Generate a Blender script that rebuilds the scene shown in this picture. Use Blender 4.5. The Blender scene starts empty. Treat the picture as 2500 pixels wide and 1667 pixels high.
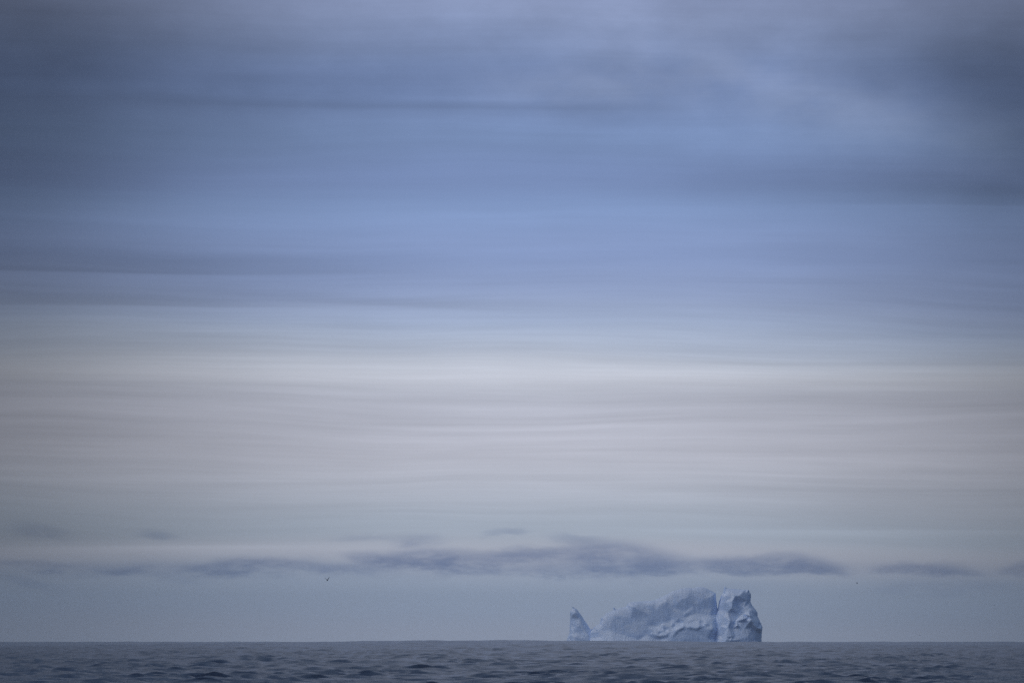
import bpy, math, random
import numpy as np
from mathutils import Vector, Matrix, noise
from mathutils.geometry import delaunay_2d_cdt

random.seed(7)
S = bpy.context.scene
COL = S.collection
R = math.radians

# ------------------------------------------------------------------ camera
CAM_H = 7.0
PITCH = R(2.9167) - R(0.062)
HFOV = R(10.0)
FPX = 1250.0 / math.tan(HFOV / 2)            # focal length in photo pixels (2500 wide)
cam_d = bpy.data.cameras.new("camera")
cam_d.sensor_width = 36.0
cam_d.sensor_fit = 'HORIZONTAL'
cam_d.angle = HFOV
cam_d.clip_start = 1.0
cam_d.clip_end = 60000.0
cam = bpy.data.objects.new("camera", cam_d)
COL.objects.link(cam)
cam.location = (0, 0, CAM_H)
cam.rotation_euler = (math.pi / 2 + PITCH, 0, 0)
S.camera = cam

# ------------------------------------------------------------------ colour management
S.view_settings.view_transform = 'Standard'
S.view_settings.look = 'None'
S.view_settings.exposure = 0.0
S.view_settings.gamma = 1.0
S.view_settings.use_curve_mapping = False
S.cycles.max_bounces = 6
S.cycles.volume_bounces = 1
S.cycles.use_denoising = False

SUN_EL, SUN_AZ = R(38), R(-112)              # azimuth from +Y (view axis), negative = left

# ------------------------------------------------------------------ sky
def lin(c):
    return tuple(((v / 255) / 12.92 if v / 255 <= 0.04045 else ((v / 255 + 0.055) / 1.055) ** 2.4) for v in c)

world = bpy.data.worlds.new("World")
S.world = world
world.use_nodes = True
NT = world.node_tree
NT.nodes.clear()

class G:
    """tiny helper around the world node tree"""
    @staticmethod
    def n(t, **kw):
        x = NT.nodes.new(t)
        for k, v in kw.items():
            setattr(x, k, v)
        return x
    @staticmethod
    def put(sock, v):
        if isinstance(v, bpy.types.NodeSocket):
            NT.links.new(v, sock)
        else:
            sock.default_value = v
    @staticmethod
    def m(op, a, b=None, c=None, clamp=False):
        x = G.n('ShaderNodeMath', operation=op, use_clamp=clamp)
        G.put(x.inputs[0], a)
        if b is not None: G.put(x.inputs[1], b)
        if c is not None: G.put(x.inputs[2], c)
        return x.outputs[0]
    @staticmethod
    def comb(a, b, c=0.0):
        x = G.n('ShaderNodeCombineXYZ')
        G.put(x.inputs[0], a); G.put(x.inputs[1], b); G.put(x.inputs[2], c)
        return x.outputs[0]
    @staticmethod
    def noise(vec, scale, detail, rough=0.5):
        x = G.n('ShaderNodeTexNoise')
        G.put(x.inputs['Vector'], vec)
        x.inputs['Scale'].default_value = scale
        x.inputs['Detail'].default_value = detail
        x.inputs['Roughness'].default_value = rough
        return x
    @staticmethod
    def smooth(v, a, b, lo=0.0, hi=1.0):
        x = G.n('ShaderNodeMapRange', interpolation_type='SMOOTHSTEP')
        G.put(x.inputs[0], v)
        for i, q in enumerate((a, b, lo, hi)): x.inputs[i + 1].default_value = q
        return x.outputs[0]
    @staticmethod
    def mixc(f, a, b, mode='MIX'):
        x = G.n('ShaderNodeMix', data_type='RGBA', blend_type=mode)
        G.put(x.inputs[0], f)
        G.put(x.inputs[6], a if isinstance(a, bpy.types.NodeSocket) else (*a, 1))
        G.put(x.inputs[7], b if isinstance(b, bpy.types.NodeSocket) else (*b, 1))
        return x.outputs[2]

tc = G.n('ShaderNodeTexCoord')
sep = G.n('ShaderNodeSeparateXYZ')
NT.links.new(tc.outputs['Generated'], sep.inputs[0])
AZ = G.m('MULTIPLY', G.m('ARCTAN2', sep.outputs[0], sep.outputs[1]), 57.29578)      # degrees, + right
EL = G.m('MULTIPLY', G.m('ARCSINE', sep.outputs[2]), 57.29578)                       # degrees
ELC = G.m('MAXIMUM', EL, 0.0)

# px in a 2352-wide view of the photo -> degrees
KD = 10.0 / 2352
def AZp(x): return (x - 1176) * KD
def ELp(y): return (1470 - y) * KD - 0.06

# slow warp so that no band is ruler straight; strongly stretched sideways
wv = G.comb(G.m('MULTIPLY', AZ, 0.16), G.m('MULTIPLY', ELC, 0.8), 3.1)
wn = G.noise(wv, 1.0, 2.0)
warp = G.m('MULTIPLY', G.m('SUBTRACT', wn.outputs['Fac'], 0.5), 0.45)
tilt = G.m('MULTIPLY', AZ, 0.012)
ELW = G.m('ADD', G.m('ADD', ELC, warp), tilt)

# base colour against elevation (sky brightens again high above the picture, as overcast skies do)
STOPS = [
    (1475, (163, 172, 192)), (1400, (159, 172, 194)), (1330, (165, 177, 197)), (1270, (179, 184, 198)),
    (1225, (171, 181, 196)), (1150, (180, 187, 201)), (1060, (190, 193, 206)), (960, (190, 193, 207)),
    (905, (187, 191, 205)), (862, (193, 198, 211)), (820, (181, 190, 208)), (760, (167, 181, 208)),
    (700, (153, 169, 204)), (620, (143, 162, 204)), (540, (139, 160, 204)), (470, (132, 155, 199)),
    (415, (124, 145, 189)), (330, (122, 144, 186)), (260, (119, 140, 182)), (180, (116, 136, 178)),
    (110, (122, 140, 179)), (30, (134, 149, 185)), (-60, (139, 152, 187)), (-200, (142, 153, 182)), (-400, (146, 153, 172)),
]
ramp = G.n('ShaderNodeValToRGB')
EMAX = 8.2
G.put(ramp.inputs[0], G.m('DIVIDE', ELW, EMAX))
cr = ramp.color_ramp
cr.interpolation = 'CARDINAL'
while len(cr.elements) > 1: cr.elements.remove(cr.elements[-1])
for i, (y, c) in enumerate(STOPS):
    p = min(max(ELp(y) / EMAX, 0), 1)
    e = cr.elements[0] if i == 0 else cr.elements.new(p)
    e.position = p
    e.color = (*lin(c), 1)
base = ramp.outputs[0]

# fine filaments, streaks and broad mottling
f1 = G.noise(G.comb(G.m('MULTIPLY', AZ, 0.22), G.m('MULTIPLY', ELW, 5.0), 7.7), 1.0, 4.0, 0.55)
f2 = G.noise(G.comb(G.m('MULTIPLY', AZ, 0.40), G.m('MULTIPLY', ELW, 1.5), 1.3), 1.0, 3.0, 0.5)
f4 = G.noise(G.comb(G.m('MULTIPLY', AZ, 0.45), G.m('MULTIPLY', ELW, 17.0), 5.5), 1.0, 3.0, 0.6)
f3 = G.noise(G.comb(G.m('MULTIPLY', AZ, 0.9), G.m('MULTIPLY', EL, 1.6), 4.4), 1.0, 5.0, 0.55)
s1 = G.m('MULTIPLY', G.m('SUBTRACT', f1.outputs['Fac'], 0.5), 0.24)
s2 = G.m('MULTIPLY', G.m('SUBTRACT', f2.outputs['Fac'], 0.5), 0.20)
s3 = G.m('MULTIPLY', G.m('MULTIPLY', G.m('SUBTRACT', f3.outputs['Fac'], 0.5), 0.46), G.smooth(EL, 4.2, 5.6))
s1 = G.m('MULTIPLY_ADD', G.m('SUBTRACT', f4.outputs['Fac'], 0.5), G.smooth(EL, 2.6, 4.0, 0.25, 0.07), s1)
lowfade = G.smooth(EL, 0.55, 1.5, 0.15, 1.0)
gain = G.m('ADD', G.m('MULTIPLY', G.m('ADD', s1, s2), lowfade), s3)
f5 = G.noise(G.comb(G.m('ADD', G.m('MULTIPLY', AZ, 1.5), G.m('MULTIPLY', EL, 0.9)), G.m('SUBTRACT', G.m('MULTIPLY', EL, 2.8), G.m('MULTIPLY', AZ, 0.5)), 8.8), 1.0, 6.0, 0.55)
gain = G.m('MULTIPLY_ADD', G.m('MULTIPLY', G.m('SUBTRACT', f5.outputs['Fac'], 0.5), 0.26), G.smooth(G.m('ADD', EL, G.m('MULTIPLY', AZ, 0.28)), 4.3, 6.2), gain)

# individual veils / streaks: (x, y, rx, ry, slope_deg, strength)   strength<0 darkens
bw = G.m('ADD', ELC, G.m('MULTIPLY', G.m('SUBTRACT', wn.outputs['Fac'], 0.5), 0.12))
bwn = G.m('ADD', bw, G.m('MULTIPLY', G.m('SUBTRACT', f1.outputs['Fac'], 0.5), 0.10))
P1 = G.comb(AZ, bwn)
def blob(P, x, y, rx, ry, rot, p=1.0):
    mp = G.n('ShaderNodeMapping', vector_type='TEXTURE')
    NT.links.new(P, mp.inputs[0])
    mp.inputs['Location'].default_value = (AZp(x), ELp(y), 0)
    mp.inputs['Rotation'].default_value = (0, 0, R(rot))
    mp.inputs['Scale'].default_value = (rx * KD, ry * KD, 1)
    d = G.n('ShaderNodeVectorMath', operation='DOT_PRODUCT')
    NT.links.new(mp.outputs[0], d.inputs[0]); NT.links.new(mp.outputs[0], d.inputs[1])
    q = d.outputs['Value']
    if p != 1.0: q = G.m('POWER', q, p)
    return G.m('POWER', 0.36788, q)

VEILS = [
    (500, 236, 800, 16, -1.0, -.10), (1250, 243, 220, 12, 0, -.06), (1950, 412, 560, 36, -1.2, -.13),
    (900, 425, 420, 14, 0, -.05), (2250, 445, 260, 26, -2, -.14), (300, 598, 560, 28, -1.0, -.20),
    (150, 622, 620, 8, -0.4, -.10), (760, 684, 300, 13, -3.0, -.12), (200, 690, 420, 12, 0, -.10),
    (1900, 572, 420, 26, 0, -.11), (1850, 925, 560, 15, -0.5, -.11), (300, 930, 600, 22, 0, .07),
    (1250, 866, 900, 14, 0, .07), (650, 846, 700, 6, -.5, .05), (1400, 978, 800, 6, .8, .025),
    (2150, 967, 420, 8, 1.6, .04), (1900, 850, 500, 9, -.6, .06), (250, 1098, 420, 7, 0, .07),
    (1600, 1120, 700, 9, -.6, .00), (2000, 1124, 420, 6, -.8, -.06), (2000, 1222, 520, 11, -.4, .08),
    (1350, 200, 220, 40, 0, .06), (1500, 305, 330, 45, -8, .07), (1880, 225, 400, 75, -18, .26), (1650, 265, 260, 40, -14, .09),
    (2260, 130, 220, 120, -20, -.22), (1450, 135, 300, 50, 0, -.07), (2300, 250, 140, 90, -30, -.12),
    (350, 330, 420, 70, 0, -.07), (450, 120, 420, 120, -12, -.20), (1150, 10, 520, 60, 0, .05),
    (300, 500, 420, 30, 0, .05), (480, 1258, 620, 13, .3, .10), (2000, 1262, 420, 20, -1, .06),
    (120, 1225, 320, 30, 2, -.10), (1000, 1440, 1500, 45, 0, -.03), (60, 190, 300, 260, 0, -.35),  # last one: lens darkening painted into the upper left corner
    (30, 450, 260, 170, 0, -.15), (2340, 330, 170, 230, 0, -.15),
]
def after(v, acc):
    # evaluate v only once acc is known (keeps few values alive at a time in the shader stack)
    return G.m('MULTIPLY_ADD', acc, 1e-9, v)
acc = gain
PP = P1
for i, (x, y, rx, ry, rot, st) in enumerate(VEILS):
    if st == 0: continue
    if i % 5 == 4: PP = G.comb(after(AZ, acc), bwn)
    acc = G.m('MULTIPLY_ADD', blob(PP, x, y, rx, ry, rot), st if st > 0 else st * 0.78, acc)
# layers with one crisp border: (x, y, rx, slope, height of the fade, strength); height < 0 fades downward
EDGES = [
    (250, 629, 620, .000, 46, -.13), (250, 705, 560, .000, 30, -.14), (1000, 250, 500, .010, 22, -.08), (2300, 479, 420, .010, 60, -.12),
    (650, 820, 420, .004, -22, .10), (500, 850, 420, .012, -18, .07), (1350, 838, 420, .006, -26, .07), (2000, 962, 520, -.016, 18, -.05),
    (450, 1085, 420, .000, 16, -.05), (2050, 1216, 420, .004, -16, .08), (450, 1256, 420, .004, -18, .10), (1450, 975, 520, -.004, 18, -.04),
    (900, 706, 260, .055, 20, -.09), (2050, 660, 420, .004, 18, -.06), (1250, 760, 500, .0, -20, .05), (1900, 780, 420, .0, 26, -.05),
    (2050, 1132, 420, -.002, 14, -.06), (300, 1010, 500, .003, 18, -.05), (1600, 1040, 600, .0, -22, .03), (700, 920, 500, .006, 14, -.04),
]
for (x, y, rx, sl, hh, st) in EDGES:
    # picture slope: y grows with x when sl > 0
    line = G.m('MULTIPLY_ADD', after(AZ, acc), -sl, ELp(y) + sl * AZp(x))
    d = G.m('MULTIPLY', G.m('SUBTRACT', after(bwn, acc), line), 1.0 if hh > 0 else -1.0)
    on = G.smooth(d, -0.012, 0.022)
    fall = G.m('POWER', 0.36788, G.m('MULTIPLY', G.m('MAXIMUM', d, 0.0), 1 / (abs(hh) * KD)))
    ga = G.m('MULTIPLY', G.m('SUBTRACT', after(AZ, fall), AZp(x)), 1 / (rx * KD))
    ga = G.m('POWER', 0.36788, G.m('MULTIPLY', ga, ga))
    acc = G.m('MULTIPLY_ADD', G.m('MULTIPLY', G.m('MULTIPLY', on, fall), ga), st, acc)
GAIN = G.m('EXPONENT', acc)

# lens falloff painted into the sky: bright ahead, dimmer to both sides
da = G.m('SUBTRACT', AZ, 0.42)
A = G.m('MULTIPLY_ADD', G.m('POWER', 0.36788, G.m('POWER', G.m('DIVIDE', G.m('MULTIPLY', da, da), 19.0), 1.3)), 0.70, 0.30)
sky = G.mixc(1.0, base, G.comb(1, 1, 1), 'MIX')
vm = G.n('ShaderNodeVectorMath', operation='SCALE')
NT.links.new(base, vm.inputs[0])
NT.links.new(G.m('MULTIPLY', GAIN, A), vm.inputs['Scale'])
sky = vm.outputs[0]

# thin grey cirrus in the upper right
cg = G.n('ShaderNodeVectorMath', operation='MULTIPLY')
NT.links.new(sky, cg.inputs[0]); cg.inputs[1].default_value = (1.12, 1.04, 0.95)
cmask = G.m('ADD', blob(P1, 1880, 225, 480, 85, -14), blob(P1, 1350, 200, 260, 50, 0))
sky = G.mixc(G.m('MULTIPLY', cmask, G.smooth(f5.outputs['Fac'], 0.3, 0.65, 0.4, 1.0), clamp=True), sky, cg.outputs[0])

# the low dark cloud bank over the horizon
w2 = G.noise(G.comb(G.m('MULTIPLY', AZ, 2.1), G.m('MULTIPLY', EL, 7.0), 9.2), 1.0, 7.0, 0.62)
w3 = G.noise(G.comb(G.m('MULTIPLY', AZ, 0.9), G.m('MULTIPLY', EL, 2.0), 2.2), 1.0, 3.0, 0.5)
BANK = [
    (1100, 1306, 1100, 16, 0, .10), (450, 1306, 420, 11, 0, .12),
    (100, 1303, 80, 9, -3, .26), (20, 1296, 50, 6, 0, .15), (295, 1312, 62, 9, 4, .28), (340, 1322, 90, 6, -5, .15),
    (450, 1309, 60, 8, 4, .25), (545, 1302, 80, 13, 4, .50), (640, 1297, 110, 8, -3, .28), (700, 1303, 50, 8, -8, .22),
    (850, 1281, 50, 6, -4, .42), (900, 1290, 70, 9, 0, .40), (985, 1284, 90, 15, 0, .80), (1060, 1294, 80, 14, -2, .62), (800, 1303, 60, 7, 0, .18),
    (1150, 1284, 60, 12, 3, .42), (1230, 1268, 90, 8, 1, .42), (1260, 1284, 120, 14, 0, .22), (1390, 1272, 80, 20, -4, .65), (1470, 1284, 90, 20, -8, .45),
    (1290, 1312, 120, 9, 1, .75), (1420, 1308, 110, 15, 1, .55), (1520, 1300, 60, 14, 0, .28),
    (1610, 1302, 45, 9, 4, .32), (1680, 1300, 80, 14, 0, .70), (1790, 1292, 60, 14, 2, .62), (1760, 1306, 130, 11, 0, .55), (1870, 1300, 60, 11, -8, .58),
    (2060, 1308, 50, 7, 2, .30), (2125, 1309, 75, 11, -1, .48), (2210, 1313, 60, 6, -4, .18), (2345, 1306, 40, 12, 8, .35), (2180, 1345, 160, 14, 0, .14),
    (1140, 1223, 30, 7, 6, .15), (1185, 1219, 26, 7, 0, .15), (955, 1243, 50, 10, 2, .26), (1320, 1236, 52, 7, -2, .20), (365, 1233, 36, 8, -5, .26),
    (90, 1222, 60, 14, -8, .20), (840, 1236, 60, 7, 2, .12), (1700, 1350, 130, 12, 0, .10), (60, 1335, 70, 8, -10, .14),
]
bacc = 0.0
P2Y = G.m('ADD', EL, G.m('MULTIPLY', G.m('SUBTRACT', w2.outputs['Fac'], 0.5), 0.17))
P2X = G.m('ADD', AZ, G.m('MULTIPLY', G.m('SUBTRACT', w3.outputs['Fac'], 0.5), 0.2))
P2 = G.comb(after(P2X, acc), P2Y)
for i, (x, y, rx, ry, rot, st) in enumerate(BANK):
    if i % 5 == 4: P2 = G.comb(after(P2X, bacc), P2Y)
    b_ = blob(P2, x, y, rx * 1.08, ry * 1.3, rot, 1.35)
    bacc = G.m('MULTIPLY_ADD', b_, st * 2.6, bacc)
bank = G.m('MULTIPLY', G.m('SUBTRACT', 1.0, G.m('POWER', 0.36788, bacc)), G.smooth(w2.outputs['Fac'], 0.28, 0.66, 0.45, 1.0), clamp=True)
vb = G.n('ShaderNodeVectorMath', operation='MULTIPLY')
NT.links.new(sky, vb.inputs[0])
vb.inputs[1].default_value = (0.40, 0.47, 0.64)
sky = G.mixc(bank, sky, vb.outputs[0])

# high above the picture the overcast opens to the clear physical sky
nish = G.n('ShaderNodeTexSky', sky_type='NISHITA')
nish.sun_disc = False
nish.sun_elevation = SUN_EL
nish.sun_rotation = SUN_AZ
nish.air_density = 1.0
nish.dust_density = 1.0
nish.ozone_density = 2.0
vs = G.n('ShaderNodeVectorMath', operation='SCALE')
NT.links.new(nish.outputs[0], vs.inputs[0])
vs.inputs['Scale'].default_value = 1.0          # multiplied by the Background strength below
bg1 = G.n('ShaderNodeBackground'); NT.links.new(vs.outputs[0], bg1.inputs[0]); bg1.inputs[1].default_value = 0.15
bg2 = G.n('ShaderNodeBackground'); NT.links.new(sky, bg2.inputs[0]); bg2.inputs[1].default_value = 1.0
mx = G.n('ShaderNodeMixShader')
G.put(mx.inputs[0], G.smooth(EL, 8.0, 38.0, 0.0, 0.8))
NT.links.new(bg2.outputs[0], mx.inputs[1]); NT.links.new(bg1.outputs[0], mx.inputs[2])
out = G.n('ShaderNodeOutputWorld')
NT.links.new(mx.outputs[0], out.inputs[0])
world.cycles.sampling_method = 'MANUAL'
world.cycles.sample_map_resolution = 1024

# ------------------------------------------------------------------ sun, filtered by the overcast
sd = bpy.data.lights.new("sun", 'SUN')
sd.energy = 0.55
sd.angle = R(40)
sd.color = (1.0, 0.97, 0.93)
sun = bpy.data.objects.new("sun", sd)
COL.objects.link(sun)
sdir = Vector((math.sin(SUN_AZ) * math.cos(SUN_EL), math.cos(SUN_AZ) * math.cos(SUN_EL), math.sin(SUN_EL)))
sun.rotation_euler = sdir.to_track_quat('Z', 'Y').to_euler()
sun.location = sdir * 200

# ------------------------------------------------------------------ helpers
REARTH = 6.371e6
def new_obj(name, verts, faces, mat, parent=None, smooth=False):
    me = bpy.data.meshes.new(name)
    if isinstance(verts, np.ndarray):
        me.vertices.add(len(verts)); me.vertices.foreach_set('co', verts.astype(np.float32).ravel())
        k = faces.shape[1]
        me.loops.add(faces.size); me.loops.foreach_set('vertex_index', faces.astype(np.int32).ravel())
        me.polygons.add(len(faces)); me.polygons.foreach_set('loop_start', np.arange(0, faces.size, k, dtype=np.int32))
        me.update(calc_edges=True)
    else:
        me.from_pydata(verts, [], faces); me.update()
    if smooth:
        me.polygons.foreach_set('use_smooth', np.ones(len(me.polygons), dtype=bool))
    me.materials.append(mat)
    o = bpy.data.objects.new(name, me)
    COL.objects.link(o)
    if parent: o.parent = parent
    return o

def mat(name):
    m = bpy.data.materials.new(name); m.use_nodes = True
    nt = m.node_tree
    return m, nt, nt.nodes['Principled BSDF']

def photo_to_world(sx, sy, dist):
    """photo pixel (2500x1667) at a given distance along the view axis -> x, z in metres"""
    u = (sx - 1250) / FPX; v = (833.5 - sy) / FPX
    dy = math.cos(PITCH) - v * math.sin(PITCH); dz = math.sin(PITCH) + v * math.cos(PITCH)
    return dist * u / dy, CAM_H + dist * dz / dy

# ------------------------------------------------------------------ sea
def build_sea():
    # one polar sheet centred under the ship: fine ahead, coarse elsewhere
    th_f = np.linspace(R(-6.6), R(6.6), 740)
    th_c = np.linspace(R(6.6), R(353.4), 200)[1:-1]
    th = np.concatenate([th_f, th_c])
    r0 = np.geomspace(8, 690, 90, endpoint=False)
    r1 = np.concatenate([np.geomspace(690, 5600, 1330, endpoint=False), np.geomspace(5600, 10000, 170, endpoint=False)])
    r2 = np.geomspace(10000, 14000, 10)
    r = np.concatenate([[0.5], r0, r1, r2])
    T, RR = np.meshgrid(th, r)
    X = (RR * np.sin(T)).astype(np.float32); Y = (RR * np.cos(T)).astype(np.float32)
    dr = np.gradient(r).astype(np.float32)[:, None]
    dth = np.gradient(np.unwrap(th)); dth = np.clip(dth, 1e-4, None)
    cell = np.maximum(dr, (RR * dth[None, :] * 1.0).astype(np.float32))
    rng = np.random.default_rng(11)
    Z = np.zeros_like(X); DX = np.zeros_like(X); DY = np.zeros_like(X)
    comps = []
    for _ in range(130):
        lam = math.exp(rng.uniform(math.log(2.2), math.log(8.5)))
        ang = rng.normal(0, R(25)) + R(6)
        steep = 0.034 * (lam / 5) ** (-0.30) * rng.uniform(0.5, 1.3)
        comps.append((lam, ang, steep))
    for _ in range(12):
        lam = rng.uniform(12, 36); comps.append((lam, rng.normal(R(-14), R(30)), 0.012 * rng.uniform(.6, 1.2)))
    for _ in range(9):
        lam = rng.uniform(60, 150); comps.append((lam, rng.normal(0, R(48)), 0.012))
    # wave groups: patches of rougher and calmer water
    gg = np.zeros_like(X)
    for _ in range(16):
        gg += 0.35 * np.cos(X * 2 * math.pi / rng.uniform(11, 75) * rng.choice([-1, 1]) + Y * 2 * math.pi / rng.uniform(70, 900) + rng.uniform(0, 6.28))
    grp = 0.92 * np.exp(0.22 * gg)
    for lam, ang, steep in comps:
        k = 2 * math.pi / lam
        a = steep / k
        kx, ky = math.sin(ang) * k, -math.cos(ang) * k
        ph = kx * X + ky * Y + rng.uniform(0, 2 * math.pi)
        ph += 1.1 * np.sin(X * k * 0.16 + rng.uniform(0, 6)) 
        wgt = np.clip(lam / (1.1 * cell) - 0.4, 0, 1)
        c_, s_ = np.cos(ph), np.sin(ph)
        g = (a * wgt) * (grp if lam < 20 else 1)
        Z += g * c_
        DX -= (g * 0.85 * math.sin(ang)) * s_
        DY += (g * 0.85 * math.cos(ang)) * s_
    # the long ocean swell that lifts the middle of the visible horizon
    Z += 2.4 * np.exp(-((RR - 5000) / 1500) ** 2) * np.cos(2 * np.pi * (X - 15) / 960)
    Z -= (RR ** 2 / (2 * REARTH))
    Z[0, :] = 0; DX[0, :] = 0; DY[0, :] = 0
    V = np.stack([X + DX, Y + DY, Z], -1).reshape(-1, 3)
    nr, nt_ = len(r), len(th)
    i = np.arange(nr - 1)[:, None] * nt_; j = np.arange(nt_)[None, :]; jn = (j + 1) % nt_
    F = np.stack([i + j, i + jn, i + nt_ + jn, i + nt_ + j], -1).reshape(-1, 4)
    # upward-facing winding
    F = F[:, ::-1]
    m, nt, b = mat('sea_water')
    b.inputs['Base Color'].default_value = (0.016, 0.026, 0.052, 1)
    b.inputs['Roughness'].default_value = 0.22
    b.inputs['IOR'].default_value = 1.333
    tcn = nt.nodes.new('ShaderNodeTexCoord')
    mp = nt.nodes.new('ShaderNodeMapping'); mp.inputs['Scale'].default_value = (1.0, 0.6, 1.0)
    nt.links.new(tcn.outputs['Object'], mp.inputs[0])
    nz = nt.nodes.new('ShaderNodeTexNoise'); nz.inputs['Scale'].default_value = 0.9; nz.inputs['Detail'].default_value = 5
    nz.inputs['Roughness'].default_value = 0.6
    nt.links.new(mp.outputs[0], nz.inputs['Vector'])
    bp = nt.nodes.new('ShaderNodeBump'); bp.inputs['Strength'].default_value = 0.6; bp.inputs['Distance'].default_value = 0.45
    nt.links.new(nz.outputs['Fac'], bp.inputs['Height'])
    nt.links.new(bp.outputs[0], b.inputs['Normal'])
    o = new_obj('sea', V, F, m, smooth=True)
    o['kind'] = 'structure'
    o['label'] = 'dark choppy ocean reaching to the horizon'
    return o
build_sea()

# ------------------------------------------------------------------ iceberg
BERG_D = 7800.0
def Z1(X, Y): return 1360 + X / 4.3556, 1400 + Y / 4.3556       # reading frames used while surveying the berg
def Z3(X, Y): return 1600 + X / 8.4, 1420 + Y / 8.4

def ice_material(name, seed):
    m, nt, b = mat(name)
    geo = nt.nodes.new('ShaderNodeNewGeometry')
    sp = nt.nodes.new('ShaderNodeSeparateXYZ'); nt.links.new(geo.outputs['Normal'], sp.inputs[0])
    tcn = nt.nodes.new('ShaderNodeTexCoord')
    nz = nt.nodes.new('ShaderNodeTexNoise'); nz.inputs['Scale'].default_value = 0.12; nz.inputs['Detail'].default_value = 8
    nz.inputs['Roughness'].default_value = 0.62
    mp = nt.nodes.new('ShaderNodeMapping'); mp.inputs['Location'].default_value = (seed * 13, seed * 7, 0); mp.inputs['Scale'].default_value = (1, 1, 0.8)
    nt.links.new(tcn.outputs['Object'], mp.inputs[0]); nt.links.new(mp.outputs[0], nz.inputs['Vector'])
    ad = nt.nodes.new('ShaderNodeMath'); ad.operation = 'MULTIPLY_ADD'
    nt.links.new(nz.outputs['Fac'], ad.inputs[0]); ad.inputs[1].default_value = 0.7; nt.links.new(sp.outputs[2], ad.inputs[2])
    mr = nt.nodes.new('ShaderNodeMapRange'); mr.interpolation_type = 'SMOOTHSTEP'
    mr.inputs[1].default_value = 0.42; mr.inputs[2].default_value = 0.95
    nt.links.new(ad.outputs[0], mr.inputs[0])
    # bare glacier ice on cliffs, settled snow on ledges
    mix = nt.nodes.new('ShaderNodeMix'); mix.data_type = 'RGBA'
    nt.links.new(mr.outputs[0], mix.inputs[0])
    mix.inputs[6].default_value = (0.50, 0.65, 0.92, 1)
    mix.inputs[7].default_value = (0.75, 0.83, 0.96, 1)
    # faint vertical melt runnels
    mp2 = nt.nodes.new('ShaderNodeMapping'); mp2.inputs['Scale'].default_value = (0.5, 0.5, 0.05)
    nt.links.new(tcn.outputs['Object'], mp2.inputs[0])
    n2 = nt.nodes.new('ShaderNodeTexNoise'); n2.inputs['Scale'].default_value = 1.0; n2.inputs['Detail'].default_value = 4
    nt.links.new(mp2.outputs[0], n2.inputs['Vector'])
    cr2 = nt.nodes.new('ShaderNodeMapRange'); cr2.inputs[1].default_value = 0.3; cr2.inputs[2].default_value = 0.7
    cr2.inputs[3].default_value = 0.92; cr2.inputs[4].default_value = 1.05
    nt.links.new(n2.outputs['Fac'], cr2.inputs[0])
    sc = nt.nodes.new('ShaderNodeVectorMath'); sc.operation = 'SCALE'
    nt.links.new(mix.outputs[2], sc.inputs[0]); nt.links.new(cr2.outputs[0], sc.inputs['Scale'])
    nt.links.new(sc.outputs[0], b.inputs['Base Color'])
    b.inputs['Roughness'].default_value = 0.75
    bp = nt.nodes.new('ShaderNodeBump'); bp.inputs['Strength'].default_value = 0.2; bp.inputs['Distance'].default_value = 0.6
    nt.links.new(nz.outputs['Fac'], bp.inputs['Height']); nt.links.new(bp.outputs[0], b.inputs['Normal'])
    return m

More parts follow.
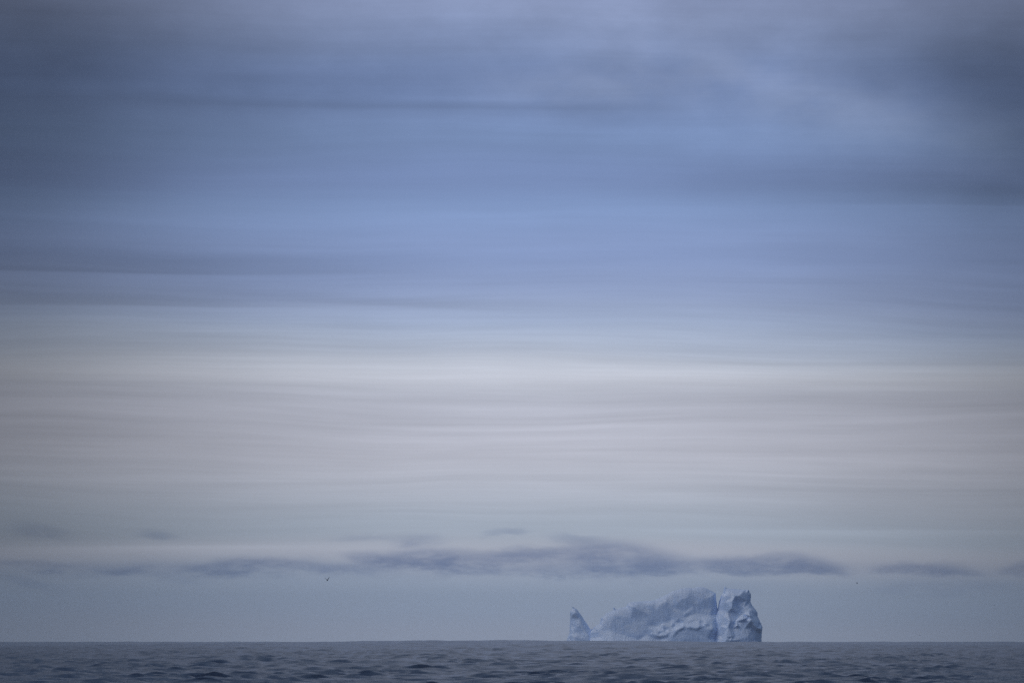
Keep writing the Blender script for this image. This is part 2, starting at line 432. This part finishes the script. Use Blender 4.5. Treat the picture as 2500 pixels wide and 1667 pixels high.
def ice_mass(name, outline, ctrl, base, half, step, seed, parent, rough=1.0, foot=20.0, dscale=1.0, rills=0.3, smooth=4):
    """A solid block of ice: surveyed outline and relief points (photo px, metres towards the viewer)."""
    P = [photo_to_world(x, y, BERG_D) for x, y in outline]
    # resample the outline
    out = []
    for a, b in zip(P, P[1:] + P[:1]):
        L = math.hypot(b[0] - a[0], b[1] - a[1]); n = max(1, int(round(L / step)))
        for k in range(n):
            t = k / n; out.append([a[0] + (b[0] - a[0]) * t, a[1] + (b[1] - a[1]) * t])
    out = np.array(out)
    # crumble the rim slightly
    for q in range(len(out)):
        x, z = out[q]
        if z > -2:
            n_ = noise.noise_vector(Vector((x * .35 + seed * 9, z * .35, seed)))
            out[q] += (n_.x * .35 * rough, n_.y * .35 * rough)
    cp = [photo_to_world(x, y, BERG_D) for (x, y, d) in ctrl]
    cd = [d * dscale for (_, _, d) in ctrl]
    # coarse triangulation that carries the relief
    n0 = len(out)
    v2 = [Vector(p) for p in out] + [Vector(p) for p in cp]
    dep = [foot if p[1] < -9 else 0.0 for p in out] + cd
    r_ = delaunay_2d_cdt(v2, [], [list(range(n0))], 1, 1e-4)
    cv, cf, ov = r_[0], r_[2], r_[3]
    cdep = np.array([max((dep[k] for k in o_), default=0.0) for o_ in ov])
    cvn = np.array([(p.x, p.y) for p in cv])
    # fine points
    x0, z0 = out.min(0); x1, z1 = out.max(0)
    gx = np.arange(x0, x1, step); gz = np.arange(z0, z1, step)
    rng = np.random.default_rng(seed)
    g = np.array([(x + rng.uniform(-.3, .3) * step, z + rng.uniform(-.3, .3) * step) for x in gx for z in gz])
    A_, B_ = out, np.roll(out, -1, 0)
    ins = np.zeros(len(g), bool); mind = np.full(len(g), 1e9)
    for (ax, az), (bx, bz) in zip(A_, B_):
        c = (az > g[:, 1]) != (bz > g[:, 1])
        with np.errstate(divide='ignore', invalid='ignore'):
            xi = (bx - ax) * (g[:, 1] - az) / (bz - az + 1e-12) + ax
        ins ^= c & (g[:, 0] < xi)
        mind = np.minimum(mind, np.hypot(g[:, 0] - ax, g[:, 1] - az))
    g = g[ins & (mind > step * .55)]
    v2 = [Vector(p) for p in out] + [Vector(p) for p in g]
    r_ = delaunay_2d_cdt(v2, [], [list(range(n0))], 1, 1e-5)
    fv = np.array([(p.x, p.y) for p in r_[0]]); ff = r_[2]
    # distance from the rim, for the rounding of the edge
    D = np.full(len(fv), 1e9)
    for (ax, az), (bx, bz) in zip(A_, B_):
        if az < -9 and bz < -9: continue
        D = np.minimum(D, np.hypot(fv[:, 0] - ax, fv[:, 1] - az))
    depth = np.full(len(fv), np.nan); 
    for t in cf:
        for k in range(1, len(t) - 1):
            a, b, c = cvn[t[0]], cvn[t[k]], cvn[t[k + 1]]
            den = (b[1] - c[1]) * (a[0] - c[0]) + (c[0] - b[0]) * (a[1] - c[1])
            if abs(den) < 1e-9: continue
            l0 = ((b[1] - c[1]) * (fv[:, 0] - c[0]) + (c[0] - b[0]) * (fv[:, 1] - c[1])) / den
            l1 = ((c[1] - a[1]) * (fv[:, 0] - c[0]) + (a[0] - c[0]) * (fv[:, 1] - c[1])) / den
            l2 = 1 - l0 - l1
            m_ = (l0 > -1e-4) & (l1 > -1e-4) & (l2 > -1e-4)
            depth[m_] = l0[m_] * cdep[t[0]] + l1[m_] * cdep[t[k]] + l2[m_] * cdep[t[k + 1]]
    depth = np.nan_to_num(depth, nan=0.0)
    # weathered: round the relief a little
    ed = np.array([(t[k], t[(k + 1) % len(t)]) for t in ff for k in range(len(t))])
    inner = D > 0.01
    for _ in range(smooth):
        sm = np.zeros(len(fv)); ct = np.zeros(len(fv))
        np.add.at(sm, ed[:, 0], depth[ed[:, 1]]); np.add.at(ct, ed[:, 0], 1)
        np.add.at(sm, ed[:, 1], depth[ed[:, 0]]); np.add.at(ct, ed[:, 1], 1)
        depth = np.where(inner, 0.4 * depth + 0.6 * sm / np.maximum(ct, 1), depth)
    edge = 1 - np.exp(-D / 3.0)
    nf = len(fv)
    F = []; V = []
    for q in range(nf):
        x, z = fv[q]
        pv = Vector((x * .034 + seed * 3, z * .034, seed * 5.5))
        ridg = noise.ridged_multi_fractal(pv, 0.9, 2.1, 5, 1.0, 2.0)
        fine = noise.fractal(Vector((x * .22, z * .14, seed * 2.2)), 0.9, 2.0, 5)
        rill = noise.fractal(Vector((x * .30 + z * .05, z * .035, seed)), 0.8, 2.0, 3)
        rel = depth[q] + (ridg - 1.1) * 0.6 * rough * edge[q] + fine * 0.35 * rough + rill * rills * rough * edge[q] + 4.0 * edge[q]
        y = BERG_D - base - half - rel
        s = y / BERG_D if False else 1.0
        V.append((x, y, z))
    for q in range(nf):
        x, z = fv[q]
        f2_ = noise.fractal(Vector((x * .06 + 50, z * .06, seed * 2.2)), 0.9, 2.0, 5)
        V.append((x, BERG_D - base + half + 9 * edge[q] + f2_ * 5 * edge[q], z))
    for t in ff:
        t = list(t)
        a, b, c = (fv[t[0]], fv[t[1]], fv[t[2]])
        ccw = (b[0] - a[0]) * (c[1] - a[1]) - (b[1] - a[1]) * (c[0] - a[0]) > 0
        if not ccw: t = t[::-1]
        F.append(t)                                   # seen from -Y
        F.append([k + nf for k in t[::-1]])
    # side wall from front rim to back rim, in several courses so it can be uneven
    from collections import Counter
    cnt = Counter()
    for t in F[::2]:
        for k in range(len(t)): cnt[(t[k], t[(k + 1) % len(t)])] += 1
    bd = [e for e in cnt if (e[1], e[0]) not in cnt]
    rows = 10; idx = {}
    def course(vi, k):
        if k == 0: return vi
        if k == rows: return vi + nf
        if (vi, k) not in idx:
            x, z = fv[vi]; yf = V[vi][1]; yb = V[vi + nf][1]; y = yf + (yb - yf) * k / rows
            n_ = noise.noise_vector(Vector((x * .15, y * .12, z * .15 + seed)))
            w_ = 1.6 * rough
            V.append((x + n_.x * w_, y, z - abs(n_.z) * w_)); idx[(vi, k)] = len(V) - 1
        return idx[(vi, k)]
    for a, b in bd:
        for k in range(rows):
            F.append([course(b, k), course(a, k), course(a, k + 1), course(b, k + 1)])
    return new_obj(name, V, F, ice_material(name + '_ice', seed), parent, smooth=False)

berg = bpy.data.objects.new('iceberg', None)
COL.objects.link(berg)
berg['label'] = 'large pale blue iceberg with a split tower, long ridge and low spire on the horizon'
berg['category'] = 'iceberg'

def c1(*pts): return [(*Z1(x, y), d) for x, y, d in pts]
def c3(*pts): return [(*Z3(x, y), d) for x, y, d in pts]
def o1(*pts): return [Z1(x, y) for x, y in pts]

spire = ice_mass('spire', o1((95, 790), (107, 697), (133, 625), (140, 500), (141, 396), (156, 380), (165, 368), (158, 347), (171, 351), (179, 357),
                 (204, 372), (215, 385), (250, 430), (285, 485), (320, 535), (345, 580), (366, 606), (420, 640), (440, 700), (440, 790)),
    c1((155, 430, 5), (152, 600, 7), (205, 402, 6), (214, 560, 9), (200, 630, 10), (195, 655, 15), (150, 660, 11), (180, 700, 16), (245, 470, 5),
       (262, 540, 9), (290, 600, 12), (320, 640, 15), (330, 700, 18), (280, 690, 17), (380, 690, 14), (180, 382, 2.5)),
    0, 9, 1.0, 3, berg, 0.45, 16, 0.8)
ridge = ice_mass('ridge', o1((330, 790), (340, 700), (352, 618), (362, 604), (372, 582), (376, 592), (386, 588), (393, 567), (428, 545), (452, 536), (466, 500), (470, 466),
                 (503, 446), (522, 420), (572, 402), (610, 388), (601, 359), (612, 366), (624, 384), (634, 372), (646, 374), (655, 366), (700, 356), (738, 352), (750, 322),
                 (775, 302), (830, 299), (900, 291), (962, 291), (1040, 278), (1100, 254), (1150, 231), (1190, 206), (1240, 180), (1262, 178), (1320, 159),
                 (1400, 150), (1430, 156), (1480, 144), (1540, 143), (1590, 160), (1640, 185), (1681, 206), (1686, 280), (1694, 345), (1704, 378), (1730, 460), (1760, 600), (1760, 790)),
    c1((420, 610, 4), (480, 530, 3.5), (600, 440, 5), (650, 540, 9), (560, 600, 10), (500, 670, 13), (700, 655, 15), (860, 662, 18), (860, 700, 18), (800, 350, 7), (780, 470, 8),
       (820, 570, 13), (1000, 330, 7), (1000, 450, 9), (950, 560, 13), (1050, 560, 11), (1080, 640, 19), (960, 640, 16), (1140, 600, 17), (1200, 500, 12), (1130, 520, 14), (1060, 695, 18)) +
    c3((200, 400, 7), (580, 235, 4), (620, 320, 8), (1000, 330, 7), (1180, 300, 6), (1180, 520, 8), (0, 560, 9), (300, 500, 8), (800, 480, 9), (1000, 560, 9),
       (600, 600, 10), (640, 640, 13), (480, 740, 15), (350, 840, 17), (140, 880, 17), (650, 700, 11.5), (500, 830, 13), (380, 920, 15),
       (780, 660, 12), (930, 700, 13), (700, 780, 18), (860, 760, 18), (920, 850, 18), (680, 860, 20), (600, 860, 21), (1100, 680, 12), (1150, 800, 19),
       (40, 1110, 26), (200, 1090, 27), (430, 985, 29), (560, 926, 30), (700, 925, 30), (830, 962, 30), (900, 905, 29), (1015, 868, 29), (1075, 962, 29), (1150, 962, 29),
       (430, 900, 21), (300, 960, 21), (150, 1000, 22), (1000, 800, 22), (1100, 870, 23), (0, 1010, 20),
       (460, 1010, 26), (580, 955, 26), (700, 955, 26), (840, 995, 26), (1010, 905, 26), (250, 1130, 25), (560, 1150, 30), (830, 1150, 29), (1050, 1150, 29), (300, 1190, 28)),
    0, 24, 1.05, 5, berg, 0.5, 25, 0.8)
tower = ice_mass('tower', o1((1640, 790), (1652, 640), (1662, 500), (1690, 425), (1708, 385), (1727, 300), (1745, 236), (1768, 202), (1782, 138), (1789, 150), (1800, 155),
                 (1880, 161), (1960, 170), (2028, 170), (2034, 197), (2050, 211), (2048, 300), (2062, 332), (2095, 373), (2119, 410), (2121, 452), (2140, 490),
                 (2160, 530), (2173, 565), (2165, 650), (2162, 700), (2160, 790)),
    c3((1380, 290, 5), (1455, 268, 6), (1540, 325, 8), (1562, 340, 10), (1582, 336, 11), (1604, 288, 9), (1690, 290, 9), (1770, 190, 4), (1880, 168, 2), (1500, 180, 2),
       (1400, 420, 7), (1450, 620, 9), (1360, 700, 7), (1310, 900, 9), (1400, 900, 12), (1340, 1100, 12), (1250, 1100, 8),
       (1552, 400, 13), (1540, 540, 15), (1490, 800, 17), (1450, 950, 19), (1430, 1150, 22),
       (1620, 380, 6), (1640, 480, 6), (1700, 620, 8), (1760, 420, 5), (1850, 260, 2), (1850, 380, 5), (1915, 420, 1.5), (1620, 800, 10), (1560, 950, 14), (1500, 1150, 19),
       (1790, 520, 8), (1880, 545, 9), (1740, 660, 9), (1830, 610, 11), (1890, 600, 11), (1990, 690, 10), (2090, 800, 9), (2155, 900, 6),
       (1640, 820, 12), (1890, 688, 22), (1760, 762, 22), (1650, 895, 21), (1545, 1115, 22), (1500, 1190, 23), (1930, 775, 21), (2000, 885, 20), (2045, 942, 18), (2140, 962, 14),
       (1880, 735, 14), (1780, 800, 14), (1690, 915, 15), (1600, 1110, 18), (1800, 950, 16), (1850, 1120, 19), (1970, 930, 13), (2040, 990, 11), (2100, 1060, 6), (2000, 1180, 15), (1700, 1180, 20),
       (1955, 530, 4), (2020, 610, 5), (1940, 575, 10)),
    12, 20, 0.95, 8, berg, 0.6, 24, 1.25, 0.8, 1)

# ------------------------------------------------------------------ sea birds
def bird(name, loc, span, heading, lift, fold, bank, label, tone):
    """one continuous body with wings, neck, beak and fan tail; span in metres, lift = wing raise in degrees"""
    V, F = [], []
    L = span * 0.48
    prof = [(-.52, .006, .03), (-.40, .035, .055), (-.2, .075, .10), (0.0, .115, .14), (.16, .12, .14), (.28, .085, .10), (.36, .07, .075), (.44, .065, .07), (.49, .03, .03), (.58, .008, .01)]
    nseg = 10
    for (t, h, w) in prof:
        for k in range(nseg):
            a = 2 * math.pi * k / nseg
            droop = 0.02 if t > .45 else 0
            V.append((math.cos(a) * w * L, t * L, (math.sin(a) * h - droop) * L))
    for i in range(len(prof) - 1):
        for k in range(nseg):
            k2 = (k + 1) % nseg
            F.append((i * nseg + k, i * nseg + k2, (i + 1) * nseg + k2, (i + 1) * nseg + k))
    F.append(tuple(range(nseg))[::-1]); F.append(tuple((len(prof) - 1) * nseg + k for k in range(nseg)))
    def slab(pts_front, pts_back, th):
        b0 = len(V)
        for f_, b_ in zip(pts_front, pts_back):
            mid = (Vector(f_) * .65 + Vector(b_) * .35)
            V.extend([tuple(f_), tuple(mid + Vector((0, 0, th))), tuple(b_), tuple(mid - Vector((0, 0, th * .3)))])
        n_ = len(pts_front)
        for i in range(n_ - 1):
            for k in range(4):
                k2 = (k + 1) % 4
                F.append((b0 + i * 4 + k, b0 + i * 4 + k2, b0 + i * 4 + 4 + k2, b0 + i * 4 + 4 + k))
        F.append((b0, b0 + 1, b0 + 2, b0 + 3)); e = b0 + (n_ - 1) * 4; F.append((e + 3, e + 2, e + 1, e))
    for s in (-1, 1):
        st = [(0, .05, .20, -.14, 0), (.16, .22, .22, -.17, 1), (.30, .40, .16, -.15, 1), (.42, .55, .02, -.17, .75), (.50, .60, -.14, -.22, .6)]
        fr, bk = [], []
        x = z = 0.0; px = 0.0
        for (sx, _, lf, tb, kk) in st:
            ang = R(lift) * (1 if sx < .31 else 1 - fold)
            x += (sx - px) * math.cos(ang) * span; z += (sx - px) * math.sin(ang) * span; px = sx
            fr.append((s * x, lf * L, z + .05 * L)); bk.append((s * x, (lf - .78 * (1 - sx * 1.2)) * L, z + .04 * L))
        slab(fr, bk, .03 * L)
    slab([(-.02 * L, -.35 * L, 0), (0, -.35 * L, 0.0), (.02 * L, -.35 * L, 0)], [(-.14 * L, -.62 * L, 0), (0, -.66 * L, .01 * L), (.14 * L, -.62 * L, 0)], .015 * L)
    m, nt, b = mat(name + '_plumage')
    nz = nt.nodes.new('ShaderNodeTexNoise'); nz.inputs['Scale'].default_value = 14
    rp = nt.nodes.new('ShaderNodeValToRGB'); nt.links.new(nz.outputs['Fac'], rp.inputs[0])
    rp.color_ramp.elements[0].color = (*[c * .7 for c in tone], 1); rp.color_ramp.elements[1].color = (*[c * 1.3 for c in tone], 1)
    nt.links.new(rp.outputs[0], b.inputs['Base Color']); b.inputs['Roughness'].default_value = 0.8
    o = new_obj(name, V, F, m)
    o.location = loc; o.rotation_euler = (R(6), R(bank), R(heading))
    o['label'] = label; o['category'] = 'bird'; o['group'] = 'seabirds flying over the open water'
    return o

def at(sx, sy, dist):
    x, z = photo_to_world(sx, sy, dist); return (x, dist, z)
bird('seabird', at(799, 1416, 1000), 1.25, 20, 52, 0.1, -8, 'black seabird with raised wings below the low clouds, left half of the sky', (.012, .014, .018))
bird('seabird', at(2092, 1423.5, 2300), 1.2, 70, 35, 0.3, 20, 'tiny faint seabird just under the cloud right of the iceberg tower', (.06, .065, .075))
bird('seabird', at(2244.5, 1550, 1900), 1.3, 15, 12, 1.6, 14, 'small gliding seabird just above the horizon, far right of the iceberg', (.05, .055, .065))
bird('seabird', at(2428, 1476.5, 2200), 1.2, -30, 20, 0.5, -18, 'tiny distant seabird near the right edge of the picture, halfway up to the clouds', (.05, .055, .065))

# ------------------------------------------------------------------ haze
def haze():
    z0, z1, h = -20.0, 105.0, 14500.0
    V = [(x, y, z) for z in (z0, z1) for (x, y) in ((-h, -h), (h, -h), (h, h), (-h, h))]
    F = [(3, 2, 1, 0), (4, 5, 6, 7), (0, 1, 5, 4), (1, 2, 6, 5), (2, 3, 7, 6), (3, 0, 4, 7)]
    m = bpy.data.materials.new('haze_air'); m.use_nodes = True
    nt = m.node_tree; nt.nodes.clear()
    o_ = nt.nodes.new('ShaderNodeOutputMaterial'); v = nt.nodes.new('ShaderNodeVolumePrincipled')
    v.inputs['Color'].default_value = (0.80, 0.91, 1.0, 1)
    v.inputs['Density'].default_value = 4.7e-5
    v.inputs['Anisotropy'].default_value = 0.2
    nt.links.new(v.outputs[0], o_.inputs['Volume'])
    o = new_obj('haze', V, F, m)
    o['kind'] = 'stuff'; o['label'] = 'thin bluish sea haze over the whole water'
haze()
